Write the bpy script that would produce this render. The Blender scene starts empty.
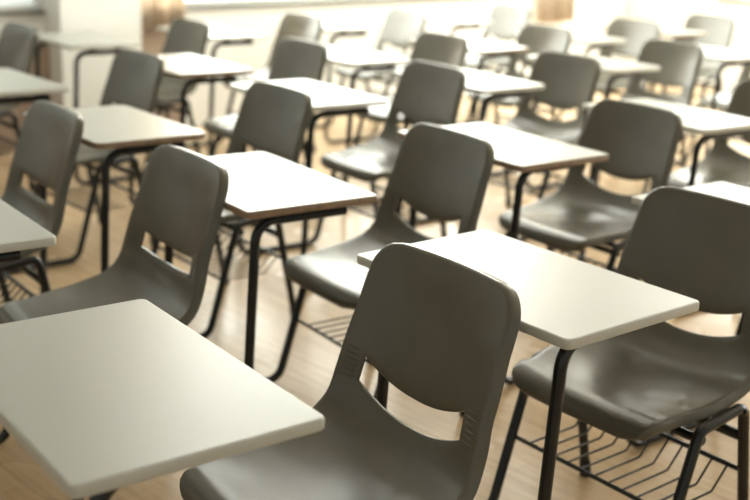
import bpy, bmesh, math, random
from mathutils import Vector, Matrix
random.seed(7)
SC = bpy.context.scene
COL = SC.collection
PI = math.pi

# ------------------------------------------------------------------ materials
def new_mat(name):
    m = bpy.data.materials.new(name)
    m.use_nodes = True
    nt = m.node_tree
    return m, nt, nt.nodes['Principled BSDF']

def simple(name, col, rough=.5, metal=0., spec=.5, var=.06, scale=9., bump=0., bscale=300., coat=0.):
    m, nt, b = new_mat(name)
    tc = nt.nodes.new('ShaderNodeTexCoord')
    nz = nt.nodes.new('ShaderNodeTexNoise')
    nz.inputs['Scale'].default_value = scale
    nz.inputs['Detail'].default_value = 4
    nt.links.new(tc.outputs['Object'], nz.inputs['Vector'])
    rp = nt.nodes.new('ShaderNodeValToRGB')
    rp.color_ramp.elements[0].position = .3
    rp.color_ramp.elements[1].position = .7
    rp.color_ramp.elements[0].color = tuple(c*(1-var) for c in col)+(1,)
    rp.color_ramp.elements[1].color = tuple(min(1, c*(1+var)) for c in col)+(1,)
    nt.links.new(nz.outputs['Fac'], rp.inputs['Fac'])
    nt.links.new(rp.outputs['Color'], b.inputs['Base Color'])
    b.inputs['Roughness'].default_value = rough
    b.inputs['Metallic'].default_value = metal
    b.inputs['Specular IOR Level'].default_value = spec
    b.inputs['Coat Weight'].default_value = coat
    if bump:
        n2 = nt.nodes.new('ShaderNodeTexNoise')
        n2.inputs['Scale'].default_value = bscale
        nt.links.new(tc.outputs['Object'], n2.inputs['Vector'])
        bp = nt.nodes.new('ShaderNodeBump')
        bp.inputs['Strength'].default_value = bump
        bp.inputs['Distance'].default_value = .001
        nt.links.new(n2.outputs['Fac'], bp.inputs['Height'])
        nt.links.new(bp.outputs['Normal'], b.inputs['Normal'])
    return m

SHELL = simple('grey_plastic', (.106, .098, .072), .26, spec=.6, var=.05, scale=14, bump=.12, bscale=500)
LAM = simple('white_laminate', (.345, .35, .308), .34, spec=.9, var=.012, scale=6, bump=.05, bscale=700)
BAND = simple('pale_edge_band', (.56, .555, .50), .38, var=.03)
PLY = simple('brown_wood_edge', (.27, .185, .12), .5, var=.2, scale=40)
STEEL = simple('black_painted_steel', (.011, .012, .011), .27, spec=.5, var=.1)
RUBBER = simple('black_rubber', (.012, .012, .012), .7)
WALLP = simple('white_wall_paint', (.86, .86, .82), .75, var=.015, scale=3)
CEILP = simple('white_ceiling_paint', (.82, .82, .79), .8, var=.01)
BROWNM = simple('beige_brown', (.36, .27, .205), .5, var=.08, scale=5)
FRAMEM = simple('white_window_frame', (.80, .80, .76), .4, var=.04)
SILLM = simple('olive_grey_sill', (.16, .155, .13), .5, var=.05)
CLOTH = simple('beige_curtain_cloth', (.74, .64, .53), .9, var=.12, scale=25)

def floor_mat():
    m, nt, b = new_mat('tan_wood_floor')
    tc = nt.nodes.new('ShaderNodeTexCoord')
    mp = nt.nodes.new('ShaderNodeMapping')
    mp.inputs['Rotation'].default_value = (0, 0, math.radians(45))
    nt.links.new(tc.outputs['Object'], mp.inputs['Vector'])
    br = nt.nodes.new('ShaderNodeTexBrick')
    br.inputs['Scale'].default_value = 1.0
    br.inputs['Brick Width'].default_value = 1.1
    br.inputs['Row Height'].default_value = .12
    br.inputs['Mortar Size'].default_value = .0012
    br.inputs['Mortar Smooth'].default_value = .3
    br.inputs['Color1'].default_value = (.58, .42, .255, 1)
    br.inputs['Color2'].default_value = (.545, .39, .235, 1)
    br.inputs['Mortar'].default_value = (.42, .30, .18, 1)
    nt.links.new(mp.outputs['Vector'], br.inputs['Vector'])
    st = nt.nodes.new('ShaderNodeMapping')
    st.inputs['Scale'].default_value = (1.4, 22, 1)
    nt.links.new(mp.outputs['Vector'], st.inputs['Vector'])
    nz = nt.nodes.new('ShaderNodeTexNoise')
    nz.inputs['Scale'].default_value = 2.2
    nz.inputs['Detail'].default_value = 6
    nt.links.new(st.outputs['Vector'], nz.inputs['Vector'])
    rp = nt.nodes.new('ShaderNodeValToRGB')
    rp.color_ramp.elements[0].position = .3
    rp.color_ramp.elements[1].position = .72
    rp.color_ramp.elements[0].color = (.80, .76, .70, 1)
    rp.color_ramp.elements[1].color = (1.08, 1.08, 1.08, 1)
    nt.links.new(nz.outputs['Fac'], rp.inputs['Fac'])
    mx = nt.nodes.new('ShaderNodeMix')
    mx.data_type = 'RGBA'; mx.blend_type = 'MULTIPLY'
    mx.inputs['Factor'].default_value = .8
    nt.links.new(br.outputs['Color'], mx.inputs['A'])
    nt.links.new(rp.outputs['Color'], mx.inputs['B'])
    nt.links.new(mx.outputs['Result'], b.inputs['Base Color'])
    n2 = nt.nodes.new('ShaderNodeTexNoise')
    n2.inputs['Scale'].default_value = 3.5
    nt.links.new(mp.outputs['Vector'], n2.inputs['Vector'])
    r2 = nt.nodes.new('ShaderNodeMapRange')
    r2.inputs['To Min'].default_value = .13
    r2.inputs['To Max'].default_value = .36
    nt.links.new(n2.outputs['Fac'], r2.inputs['Value'])
    nt.links.new(r2.outputs['Result'], b.inputs['Roughness'])
    bp = nt.nodes.new('ShaderNodeBump')
    bp.inputs['Strength'].default_value = .14
    bp.inputs['Distance'].default_value = .012
    nt.links.new(n2.outputs['Fac'], bp.inputs['Height'])
    nt.links.new(bp.outputs['Normal'], b.inputs['Normal'])
    b.inputs['Specular IOR Level'].default_value = .16
    return m
FLOOR = floor_mat()

def pane_mat(name, col, strength):
    # daylit frosted glazing: it gives off the daylight that comes through it
    m, nt, b = new_mat(name)
    b.inputs['Base Color'].default_value = (.8, .8, .8, 1)
    b.inputs['Roughness'].default_value = .2
    b.inputs['Emission Color'].default_value = col+(1,)
    b.inputs['Emission Strength'].default_value = strength
    return m
PANE_BRIGHT = pane_mat('daylit_frosted_glass', (.97, 1., .91), 8.5)
PANE_END = pane_mat('daylit_end_glass', (.97, 1., .93), 7.)
PANE_DIM = pane_mat('dim_frosted_glass', (.86, 1., .95), .35)

# ------------------------------------------------------------------ helpers
def link(name, me, mat, parent=None, smooth=None):
    o = bpy.data.objects.new(name, me)
    COL.objects.link(o)
    if mat is not None:
        me.materials.clear(); me.materials.append(mat)
    if parent is not None:
        o.parent = parent
    return o

def to_mesh(name, bm, smooth_angle=None):
    me = bpy.data.meshes.new(name)
    bm.to_mesh(me); bm.free()
    if smooth_angle is not None:
        for p in me.polygons: p.use_smooth = True
        if smooth_angle < 180:
            me.set_sharp_from_angle(angle=math.radians(smooth_angle))
    return me

def add_box(bm, lo, hi, M=None):
    vs = []
    for z in (lo[2], hi[2]):
        for x, y in ((lo[0], lo[1]), (hi[0], lo[1]), (hi[0], hi[1]), (lo[0], hi[1])):
            p = Vector((x, y, z))
            vs.append(bm.verts.new(M @ p if M else p))
    for f in ((3, 2, 1, 0), (4, 5, 6, 7), (0, 1, 5, 4), (1, 2, 6, 5), (2, 3, 7, 6), (3, 0, 4, 7)):
        bm.faces.new([vs[i] for i in f])

def fillet(pts, rad, n=7):
    """polyline with rounded bends; rad per interior point"""
    P = [Vector(p) for p in pts]
    out = [P[0]]
    for i in range(1, len(P)-1):
        a, b, c = P[i-1], P[i], P[i+1]
        r = rad[i-1]
        d1 = (a-b).normalized(); d2 = (c-b).normalized()
        ang = d1.angle(d2)
        if r <= 0 or ang > PI-.02:
            out.append(b); continue
        t = r/math.tan(ang/2)
        t = min(t, .49*(a-b).length, .49*(c-b).length)
        r = t*math.tan(ang/2)
        bis = (d1+d2).normalized()
        cen = b+bis*(r/math.sin(ang/2))
        s = (b+d1*t)-cen; e = (b+d2*t)-cen
        ax = s.cross(e).normalized(); tot = s.angle(e)
        for k in range(n+1):
            out.append(cen+Matrix.Rotation(tot*k/n, 3, ax) @ s)
    out.append(P[-1])
    return out

def add_tube(bm, pts, r, seg=12, cap=True):
    pts = [Vector(p) for p in pts]
    T = []
    for i in range(len(pts)):
        a = pts[max(0, i-1)]; b = pts[min(len(pts)-1, i+1)]
        T.append((b-a).normalized())
    ref = Vector((0, 1, 0)) if abs(T[0].y) < .9 else Vector((1, 0, 0))
    nrm = (ref-T[0]*ref.dot(T[0])).normalized()
    rings = []
    for i, p in enumerate(pts):
        nrm = (nrm-T[i]*nrm.dot(T[i])).normalized()
        bi = T[i].cross(nrm)
        rings.append([bm.verts.new(p+(nrm*math.cos(2*PI*k/seg)+bi*math.sin(2*PI*k/seg))*r) for k in range(seg)])
    for a, b in zip(rings, rings[1:]):
        for k in range(seg):
            bm.faces.new((a[k], a[(k+1) % seg], b[(k+1) % seg], b[k]))
    if cap:
        bm.faces.new(rings[0][::-1]); bm.faces.new(rings[-1])

# ------------------------------------------------------------------ chair shell
DESK_H = .73
PROF = [(-.668, .803), (-.660, .775), (-.645, .71), (-.624, .64), (-.606, .583), (-.594, .535),
        (-.580, .490), (-.556, .452), (-.515, .425), (-.45, .411), (-.37, .407), (-.29, .412),
        (-.235, .416), (-.207, .409), (-.193, .393), (-.190, .378)]

def catmull(P, n=24):
    out = []
    Q = [(2*P[0][0]-P[1][0], 2*P[0][1]-P[1][1])]+P+[(2*P[-1][0]-P[-2][0], 2*P[-1][1]-P[-2][1])]
    for i in range(1, len(Q)-2):
        p0, p1, p2, p3 = Q[i-1], Q[i], Q[i+1], Q[i+2]
        for k in range(n):
            t = k/n
            out.append(tuple(.5*((2*p1[j])+(-p0[j]+p2[j])*t+(2*p0[j]-5*p1[j]+4*p2[j]-p3[j])*t*t+(-p0[j]+3*p1[j]-3*p2[j]+p3[j])*t**3) for j in (0, 1)))
    out.append(P[-1])
    return out
CURVE = catmull(PROF)
ARC = [0.]
for a, b in zip(CURVE, CURVE[1:]):
    ARC.append(ARC[-1]+math.hypot(b[0]-a[0], b[1]-a[1]))
LTOT = ARC[-1]

def at_arc(s):
    s = min(max(s, 0), LTOT)
    lo, hi = 0, len(ARC)-1
    while hi-lo > 1:
        m = (lo+hi)//2
        if ARC[m] <= s: lo = m
        else: hi = m
    k = (s-ARC[lo])/max(1e-9, ARC[hi]-ARC[lo])
    p = [CURVE[lo][j]+(CURVE[hi][j]-CURVE[lo][j])*k for j in (0, 1)]
    d = [CURVE[hi][j]-CURVE[lo][j] for j in (0, 1)]
    L = math.hypot(*d)
    return p, (d[0]/L, d[1]/L)

def arc_of_z(z):
    for i, c in enumerate(CURVE):
        if c[1] <= z: return ARC[i]

def lerp_tab(tab, x):
    for (a, va), (b, vb) in zip(tab, tab[1:]):
        if x <= b:
            k = max(0, (x-a)/(b-a)); k = k*k*(3-2*k)
            return va+(vb-va)*k
    return tab[-1][1]

WTAB = [(0, .191), (.10, .196), (.22, .204), (.30, .211), (.40, .220), (.52, .220), (.66, .200), (LTOT, .190)]
CTAB = [(0, .018), (.12, .026), (.24, .028), (.34, .028), (.45, .028), (.56, .020), (.68, .006), (LTOT, -.006)]

def half_width(s):
    w = lerp_tab(WTAB, s)
    r = .052
    if s < r:
        d = r-s
        w = w-r+math.sqrt(max(0, r*r-d*d))
    rf = .055
    e = LTOT-s
    if e < rf:
        d = min(rf, rf-e)
        w = w-rf+math.sqrt(max(0, rf*rf-d*d))*1.0 if d < rf else w-rf
    return w

def shell_point(s, t, lift=0.):
    (u, z), (du, dz) = at_arc(s)
    n = (-dz, du)                       # towards the sitter
    if n[0] < 0 and n[1] < 0: n = (-n[0], -n[1])
    y = half_width(s)*t
    q = y/lerp_tab(WTAB, s)
    c = lerp_tab(CTAB, s)*q*q+lift
    # slight crown of the top edge
    if s < .10: z -= .007*q*q*(1-s/.10)
    return Vector((u+n[0]*c, y, z+n[1]*c)), n

def make_shell(sag, z_hi, z_lo, tslot, sag_lo=None):
    if sag_lo is None: sag_lo = sag
    s0, s1 = arc_of_z(z_hi), arc_of_z(z_lo)
    rows = []
    n1, n2, n3 = 20, 4, 30
    for i in range(n1): 
        k = i/n1
        rows.append(s0*(k**1.25))
    for i in range(n2): rows.append(s0+(s1-s0)*i/n2)
    for i in range(n3+1):
        k = i/n3
        rows.append(s1+(LTOT-s1)*(1-(1-k)**1.15))
    i0, i1 = n1, n1+n2
    ts = [-1+(1-tslot)*k/5 for k in range(5)]+[-tslot+2*tslot*k/18 for k in range(19)]+[tslot+(1-tslot)*k/5 for k in range(1, 6)]
    j0, j1 = 5, 5+18
    bm = bmesh.new()
    G = []
    for i, s in enumerate(rows):
        R = []
        for t in ts:
            ss = s
            if abs(t) < tslot and 0 < i:
                k = 1-(abs(t)/tslot)**2.2
                if i <= i0: f = (i/i0)**2
                elif i >= i1: f = max(0, 1-(s-s1)/.16)**2
                else: f = 1
                g = sag if i <= i0 else sag_lo if i >= i1 else sag+(sag_lo-sag)*(i-i0)/(i1-i0)
                ss = s+g*k*f
            p, n = shell_point(ss, t)
            if ss != s: p.y = half_width(s)*t
            R.append(bm.verts.new(p))
        G.append(R)
    for i in range(len(rows)-1):
        for j in range(len(ts)-1):
            if i0 <= i < i1 and j0 <= j < j1: continue
            bm.faces.new((G[i][j], G[i+1][j], G[i+1][j+1], G[i][j+1]))
    bm.normal_update()
    cf = G[len(rows)-15][14]
    if cf.normal.z < 0:
        bmesh.ops.reverse_faces(bm, faces=bm.faces[:]); bm.normal_update()
    # rolled lips along the rim and round the slot
    def loop_of(start):
        L = [start]; prev = None; cur = start
        while True:
            nxt = [e.other_vert(cur) for e in cur.link_edges if len(e.link_faces) == 1 and e.other_vert(cur) is not prev]
            nx = nxt[0]
            if nx is start: return L
            L.append(nx); prev, cur = cur, nx
    outer = loop_of(G[0][0]); inner = loop_of(G[i0][j0])
    def lip(loop, steps, inward):
        N = len(loop)
        nor = [v.normal.copy() for v in loop]; pos = [v.co.copy() for v in loop]
        cen = sum(pos, Vector())/N
        outs = []
        for k in range(N):
            tan = (pos[(k+1) % N]-pos[k-1]).normalized()
            o = tan.cross(nor[k]).normalized()
            # outward = away from the surface's own faces
            fc = sum((f.calc_center_median() for f in loop[k].link_faces), Vector())/len(loop[k].link_faces)
            if o.dot(pos[k]-fc) < 0: o = -o
            outs.append(o)
        for _ in range(2):
            outs = [(outs[k-1]+outs[k]*2+outs[(k+1) % N]).normalized() for k in range(N)]
            nor = [(nor[k-1]+nor[k]*2+nor[(k+1) % N]).normalized() for k in range(N)]
        prev = loop
        for a, b in steps:
            cur = [bm.verts.new(pos[k]+outs[k]*a-nor[k]*b) for k in range(N)]
            for k in range(N):
                bm.faces.new((prev[k], prev[(k+1) % N], cur[(k+1) % N], cur[k]))
            prev = cur
    lip(outer, [(.0035, .0008), (.0066, .0034), (.0082, .0078), (.0088, .016), (.0088, .024)], False)
    lip(inner, [(.0015, .0008), (.0022, .003), (.0022, .009)], True)
    bmesh.ops.recalc_face_normals(bm, faces=bm.faces[:])
    bm.normal_update()
    # keep normals on the sitter's side
    if cf.normal.z < 0: bmesh.ops.reverse_faces(bm, faces=bm.faces[:])
    # back side of the moulding
    geom = bmesh.ops.solidify(bm, geom=bm.faces[:], thickness=.0032)
    # moulded grip ribs beside the slot
    for sg in (-1, 1):
        for k in range(6):
            s = s0-.004+.0115*k
            pts = [shell_point(s, sg*(tslot+.05+(.93-tslot)*.85*q/4), .0006)[0] for q in range(5)]
            add_tube(bm, pts, .0017, 6)
    return to_mesh('seat_shell', bm, 50)

SHELL_ARCH = make_shell(.036, .584, .528, .75, .036)
SHELL_STRAIGHT = make_shell(.010, .580, .534, .70, .010)

# ------------------------------------------------------------------ desktop
DW, DD, DT = .60, .384, .019
def desk_outline(r, n=6, grow=0.):
    pts = []
    hx, hy = DD/2+grow, DW/2+grow
    for cx, cy, a0 in ((hx-r, hy-r, 0), (-hx+r, hy-r, 90), (-hx+r, -hy+r, 180), (hx-r, -hy+r, 270)):
        for k in range(n+1):
            a = math.radians(a0+90*k/n)
            pts.append((cx+r*math.cos(a), cy+r*math.sin(a)))
    return pts

def make_top(r):
    bm = bmesh.new()
    z1, z0 = DESK_H, DESK_H-DT
    rings = []
    for g, z in ((-.006, z0), (-.0028, z0), (-.0028, z1-.0005), (-.0035, z1)):
        rings.append([bm.verts.new((x, y, z)) for x, y in desk_outline(r, grow=g)])
    for a, b in zip(rings, rings[1:]):
        for k in range(len(a)):
            bm.faces.new((a[k], a[(k+1) % len(a)], b[(k+1) % len(b)], b[k]))
    bm.faces.new(rings[0][::-1]); bm.faces.new(rings[-1])
    return to_mesh('desk_top', bm, 12)

def make_band(r):
    bm = bmesh.new()
    z1, z0 = DESK_H-.0004, DESK_H-DT-.0004
    prof = [(-.0034, z0), (-.0012, z0+.0002), (0, z0+.003), (0, z1-.0035), (-.0012, z1-.0006), (-.0034, z1)]
    rings = [[bm.verts.new((x, y, z)) for x, y in desk_outline(r, grow=g)] for g, z in prof]
    rings.append(rings[0])
    for a, b in zip(rings, rings[1:]):
        for k in range(len(a)):
            bm.faces.new((a[k], a[(k+1) % len(a)], b[(k+1) % len(b)], b[k]))
    return to_mesh('edge_band', bm, 40)
TOPS = {r: make_top(r) for r in (.012, .03)}
BANDS = {(r, k): make_band(r) for r in (.012, .03) for k in ('pale', 'brown')}

# ------------------------------------------------------------------ steel frame
FV = .242
def make_side(v, gap):
    bm = bmesh.new()
    zt = DESK_H-DT-.0130-gap
    p = fillet([(-.125, v, zt), (.136, v, zt), (.166, v, .013), (-.222, v, .013),
                (-.333, v, .390), (-.492, v, .410), (-.578, v, .012)],
               [.055, .06, .05, .028, .028])
    add_tube(bm, p, .0128, 14)
    if gap:                                        # welded plates that carry the top
        for u in (-.09, .05): add_box(bm, (u-.018, v-.011, zt+.009), (u+.018, v+.011, DESK_H-DT))
    return to_mesh('side_frame', bm, 60)
def make_foot(v):
    bm = bmesh.new()
    add_tube(bm, [(-.5705, v, .046), (-.5800, v, .0)], .0155, 12)
    return to_mesh('rubber_foot', bm, 60)
def make_bar(u, z, r):
    bm = bmesh.new()
    add_tube(bm, [(u, -FV, z), (u, FV, z)], r, 12)
    return to_mesh('cross_bar', bm, 60)
def make_rack():
    bm = bmesh.new()
    def leg_u(z): return -.222+(-.335+.222)*(z-.013)/(.372-.013)
    def rear_u(z): return -.492+(-.578+.492)*(.388-z)/(.388-.012)
    zf, zr = .200, .240
    uf, ur = leg_u(zf), rear_u(zr)
    add_tube(bm, [(uf, -FV, zf), (uf, FV, zf)], .0055, 8)
    add_tube(bm, [(ur, -FV, zr), (ur, FV, zr)], .0065, 8)
    for k in range(11):
        v = -.205+.41*k/10
        p = fillet([(uf, v, zf+.004), (uf-.02, v, zf-.012), (ur+.055, v, zf-.012), (ur, v, zr+.004)], [.008, .012], 3)
        add_tube(bm, p, .0030, 6)
    return to_mesh('book_rack', bm, 60)
def make_bolt(v):
    bm = bmesh.new()
    s = 1 if v > 0 else -1
    add_tube(bm, [(-.485, v+s*.010, .400), (-.485, v+s*.0165, .400)], .007, 10)
    return to_mesh('bolt', bm, 60)

SIDES = {g: [make_side(FV, g), make_side(-FV, g)] for g in (0, .013)}
FEET = [make_foot(FV), make_foot(-FV)]
BARS = [make_bar(-.508, .330, .0125), make_bar(-.352, .362, .0105)]
RACK = make_rack()
BOLTS = [make_bolt(FV), make_bolt(-FV)]

def build_unit(shell, r, edge, gap):
    root = bpy.data.objects.new('desk_chair', None)
    root.empty_display_size = .1
    COL.objects.link(root)
    o = link('desk_top', TOPS[r], LAM, root)
    e = link('edge_band', BANDS[(r, edge)], BAND if edge == 'pale' else PLY, o)
    if edge == 'brown': e['label'] = 'bare brown wood edge'
    link('seat_shell', shell, SHELL, root)
    for i, me in enumerate(SIDES[gap]):
        f = link('side_frame', me, STEEL, root)
        link('rubber_foot', FEET[i], RUBBER, f)
        link('bolt', BOLTS[i], STEEL, f)
    for b in BARS: link('cross_bar', b, STEEL, root)
    link('book_rack', RACK, STEEL, root)
    return root

def copy_tree(o, parent=None):
    c = o.copy(); COL.objects.link(c)
    if parent is not None: c.parent = parent
    for ch in list(o.children): copy_tree(ch, c)
    return c

# ------------------------------------------------------------------ the desks, as they stand in the room
UNITS = [
 # x, y, heading, shell, corner, edge, label
 (-.392, 1.597, 217.2, 'a', .012, 'pale', 'nearest combo desk, its pale top filling the lower left corner'),
 (.297, 2.171, 219.6, 'a', .012, 'pale', 'white topped combo desk behind the nearest chair, wire rack showing at lower right'),
 (1.004, 2.781, 216.8, 'a', .012, 'pale', 'combo desk at right edge, mostly hidden behind the big lower right chair back'),
 (-1.016, 2.445, 216.6, 's', .012, 'pale', 'combo desk with shaded top cut by left edge, straight slotted dark chair behind it'),
 (-.325, 2.937, 215.6, 'a', .012, 'brown', 'brown edged combo desk left of centre, its chair just behind the nearest chair back'),
 (.388, 3.578, 217.6, 'a', .012, 'brown', 'brown edged bright white combo desk right of centre with a shiny grey seat'),
 (1.12, 4.31, 216.5, 'a', .03, 'pale', 'white combo desk whose chair is cut by the right photo edge, below the corner one'),
 (-1.530, 3.052, 217.2, 's', .012, 'pale', 'combo desk mostly outside the left edge, its dark slotted chair back leftmost in view'),
 (-.881, 3.649, 218.9, 's', .03, 'brown', 'brown edged combo desk at left, directly behind the leftmost dark slotted chair back'),
 (-.296, 4.460, 217.4, 'a', .03, 'pale', 'white combo desk at upper centre, in front of the tall dark chair back'),
 (.385, 5.045, 219.5, 'a', .03, 'pale', 'white combo desk right of upper centre, its grey chair showing an arched slot'),
 (1.083, 5.873, 218.7, 's', .03, 'pale', 'white combo desk at upper right, its pale grey chair showing a straight slot'),
 (1.86, 6.58, 212.0, 's', .03, 'pale', 'white combo desk in upper right corner, its chair cut by the photo edge'),
 (-1.543, 4.435, 221.0, 's', .012, 'pale', 'combo desk at upper left, shaded top cut by the edge, plain dark chair back'),
 (-.903, 5.153, 218.6, 'a', .012, 'brown', 'brown edged combo desk at upper left in front of a small dark chair back'),
 (-.189, 5.744, 219.5, 's', .03, 'pale', 'white combo desk at top centre with beige grey chair behind a larger dark one'),
 (.479, 6.468, 220.5, 'a', .012, 'brown', 'brown edged white combo desk right of top centre with pale grey chair'),
 (1.169, 7.159, 221.5, 's', .03, 'pale', 'small white combo desk at upper right, olive grey chair against the bright wall'),
 (1.850, 7.845, 220.1, 's', .012, 'brown', 'farthest combo desk at top right, pale grey chair against the bright wall'),
 (-2.338, 5.335, 221.0, 's', .012, 'pale', 'grey chair with combo desk below the dim left window, cut by photo edge'),
 (-1.586, 5.946, 219.5, 's', .012, 'pale', 'combo desk standing right in front of the white pillar at upper left'),
 (-.997, 6.575, 220.8, 's', .012, 'pale', 'combo desk by the bright wall right of the curtain, pale chair behind dark one'),
 (-.363, 7.300, 218.3, 'a', .012, 'pale', 'combo desk by the bright wall at top centre with very pale slotted chair'),
 (.420, 8.071, 218.4, 'a', .012, 'pale', 'combo desk by the bright wall, its pale chair just left of the far curtain'),
]
protos = {}
for i, (x, y, a, sh, r, edge, lab) in enumerate(UNITS):
    gap = 0 if i in (0, 1, 2, 5) else .013
    key = (sh, r, edge, gap)
    if key not in protos:
        protos[key] = o = build_unit(SHELL_ARCH if sh == 'a' else SHELL_STRAIGHT, r, edge, gap)
    else:
        o = copy_tree(protos[key])
    o.location = (x, y, 0)
    o.rotation_euler = (0, 0, math.radians(a))
    o['label'] = lab
    o['category'] = 'desk chair'
    o['group'] = 'combo desks with chairs standing in rows'

# ------------------------------------------------------------------ room shell, laid out along the window wall
# s runs along the window wall, n is the distance towards it
def struct(name, bm, mat, parent=None, angle=30):
    o = link(name, to_mesh(name, bm, angle), mat, parent)
    if parent is None: o['kind'] = 'structure'
    return o
RM = Matrix.Rotation(math.radians(45), 4, 'Z')      # (s, n, z) -> world
def rbox(bm, s0, s1, n0, n1, z0, z1): add_box(bm, (s0, n0, z0), (s1, n1, z1), RM)

S0, S1, NW, NN, HC = -5.0, 9.4, 6.12, -4.0, 3.1
SILL, HEAD = .80, 2.95
bm = bmesh.new(); rbox(bm, S0, S1+.2, NN, NW+.2, -.06, 0); 
fl = struct('floor', bm, FLOOR)
bm = bmesh.new(); rbox(bm, S0, S1+.2, NN, NW+.2, HC, HC+.1); struct('ceiling', bm, CEILP)
# window wall: below the sills, above the heads, piers between
bm = bmesh.new()
rbox(bm, S0, S1+.2, NW, NW+.2, 0, SILL)
rbox(bm, S0, S1+.2, NW, NW+.2, HEAD, HC)
for a, b in ((S0, -.6), (3.3, 3.92), (8.42, S1+.2)): rbox(bm, a, b, NW, NW+.2, SILL, HEAD)
struct('wall_back', bm, WALLP)
# pillar
bm = bmesh.new(); rbox(bm, 3.32, 3.86, NW-.17, NW, 0, HC); struct('wall_pillar', bm, WALLP)
# end wall with its own windows
bm = bmesh.new()
rbox(bm, S1, S1+.2, NN, NW, 0, SILL)
rbox(bm, S1, S1+.2, NN, NW, HEAD, HC)
for a, b in ((NN, -2.6), (.8, 1.2), (5.2, NW)): rbox(bm, S1, S1+.2, a, b, SILL, HEAD)
struct('wall_right', bm, WALLP)
# thin brownish boxes on the lower wall, under the left window and the curtain
bm = bmesh.new(); rbox(bm, S0, 3.32, NW-.02, NW, 0, .62); struct('wall_brown_1', bm, BROWNM)
bm = bmesh.new(); rbox(bm, 3.86, 4.27, NW-.02, NW, 0, .70); struct('wall_brown_2', bm, BROWNM)

def window(name, along, a, b, pane, npanes, mull=.05):
    """along 's': in the window wall; 'n': in the end wall"""
    def bx(bm, p, q, d0, d1, z0, z1):
        if along == 's': rbox(bm, p, q, NW+d0, NW+d1, z0, z1)
        else: rbox(bm, S1+d0, S1+d1, p, q, z0, z1)
    bm = bmesh.new()
    bx(bm, a, b, .03, .09, SILL, SILL+.03); bx(bm, a, b, .03, .09, HEAD-.05, HEAD)
    w = (b-a)/npanes
    for k in range(npanes+1):
        c = a+w*k
        bx(bm, max(a, c-mull/2), min(b, c+mull/2), .03, .09, SILL+.03, HEAD-.05)
    o = struct(name, bm, FRAMEM)
    bm = bmesh.new(); bx(bm, a, b, -.03, .05, SILL-.022, SILL)
    struct('window_sill', bm, SILLM, o)
    bm = bmesh.new(); bx(bm, a, b, .06, .066, SILL+.01, HEAD-.02)
    struct('window_pane', bm, pane, o)
    return o
window('window_1', 's', -.6, 3.3, PANE_DIM, 3)
window('window_2', 's', 3.92, 8.42, PANE_BRIGHT, 5)
window('window_3', 'n', -2.6, .8, PANE_END, 3)
window('window_4', 'n', 1.2, 5.2, PANE_END, 4)

# ------------------------------------------------------------------ curtains
def curtain(s0, s1, z0, folds, label):
    bm = bmesh.new()
    n = folds*10
    ph = random.random()*6
    rows = []
    for i in range(9):
        z = z0+(HEAD+.1-z0)*i/8
        row = []
        for k in range(n+1):
            t = k/n
            a = 2*PI*folds*t+ph+.5*math.sin(3.1*t*folds)
            amp = .020+.010*math.sin(2.3*t*folds+ph)
            row.append(bm.verts.new(RM @ Vector((s0+(s1-s0)*t+.006*math.sin(a*.5+i*.3), NW-.075+amp*math.sin(a+.12*i), z))))
        rows.append(row)
    for a, b in zip(rows, rows[1:]):
        for k in range(n): bm.faces.new((a[k], a[k+1], b[k+1], b[k]))
    bmesh.ops.solidify(bm, geom=bm.faces[:], thickness=.004)
    o = link('curtain', to_mesh('curtain', bm, 180), CLOTH)
    o['label'] = label; o['category'] = 'curtain'; o['group'] = 'beige curtains along the window wall'
    return o
curtain(3.88, 4.26, .655, 6, 'beige pleated curtain hanging right of the white pillar at upper left')
curtain(7.95, 8.42, .56, 6, 'faint beige curtain at top right behind the palest chair')

# ------------------------------------------------------------------ light
w = bpy.data.worlds.new('sky'); SC.world = w
w.use_nodes = True
bg = w.node_tree.nodes['Background']
bg.inputs['Color'].default_value = (.98, 1, .90, 1)
bg.inputs['Strength'].default_value = .40

# fluorescent ceiling lamps of the room (above the picture)
k = 0
for sp in (1.2, 3.6, 6.0, 8.4):
    for npos in (-1.2, 1.0, 2.9, 4.75):
        L = bpy.data.lights.new('ceiling_lamp', 'AREA')
        L.shape = 'RECTANGLE'; L.size = 1.25; L.size_y = .16
        L.energy = 19 if npos > 4 and sp > 2 else 3.5 if npos > 2.5 and sp > 2 else .8; L.color = (.97, 1., .95)
        lo = bpy.data.objects.new('ceiling_lamp', L); COL.objects.link(lo)
        lo.location = RM @ Vector((sp, npos, HC-.06))
        lo.rotation_euler = (0, 0, math.radians(45))

# ------------------------------------------------------------------ camera
cam = bpy.data.cameras.new('camera')
co = bpy.data.objects.new('camera', cam); COL.objects.link(co)
cam.sensor_width = 36; cam.lens = 1125.365/750*36
pitch, roll = math.radians(16.7323), math.radians(-2.3313)
c, s = math.cos(pitch), math.sin(pitch); cr, sr = math.cos(roll), math.sin(roll)
r0 = Vector((1, 0, 0)); u0 = Vector((0, s, c)); fw = Vector((0, c, -s))
R = cr*r0-sr*u0; U = sr*r0+cr*u0
M = Matrix((R, U, -fw)).transposed().to_4x4()
M.translation = (0, 0, DESK_H+.696)
co.matrix_world = M
cam.clip_start = .05
cam.dof.use_dof = True
cam.dof.focus_distance = 2.05
cam.dof.aperture_fstop = 2.7
SC.camera = co

SC.view_settings.view_transform = 'Standard'
SC.view_settings.look = 'None'
SC.view_settings.gamma = 1
SC.view_settings.use_curve_mapping = False
SC.view_settings.exposure = .35
SC.cycles.use_denoising = True
SC.cycles.max_bounces = 8
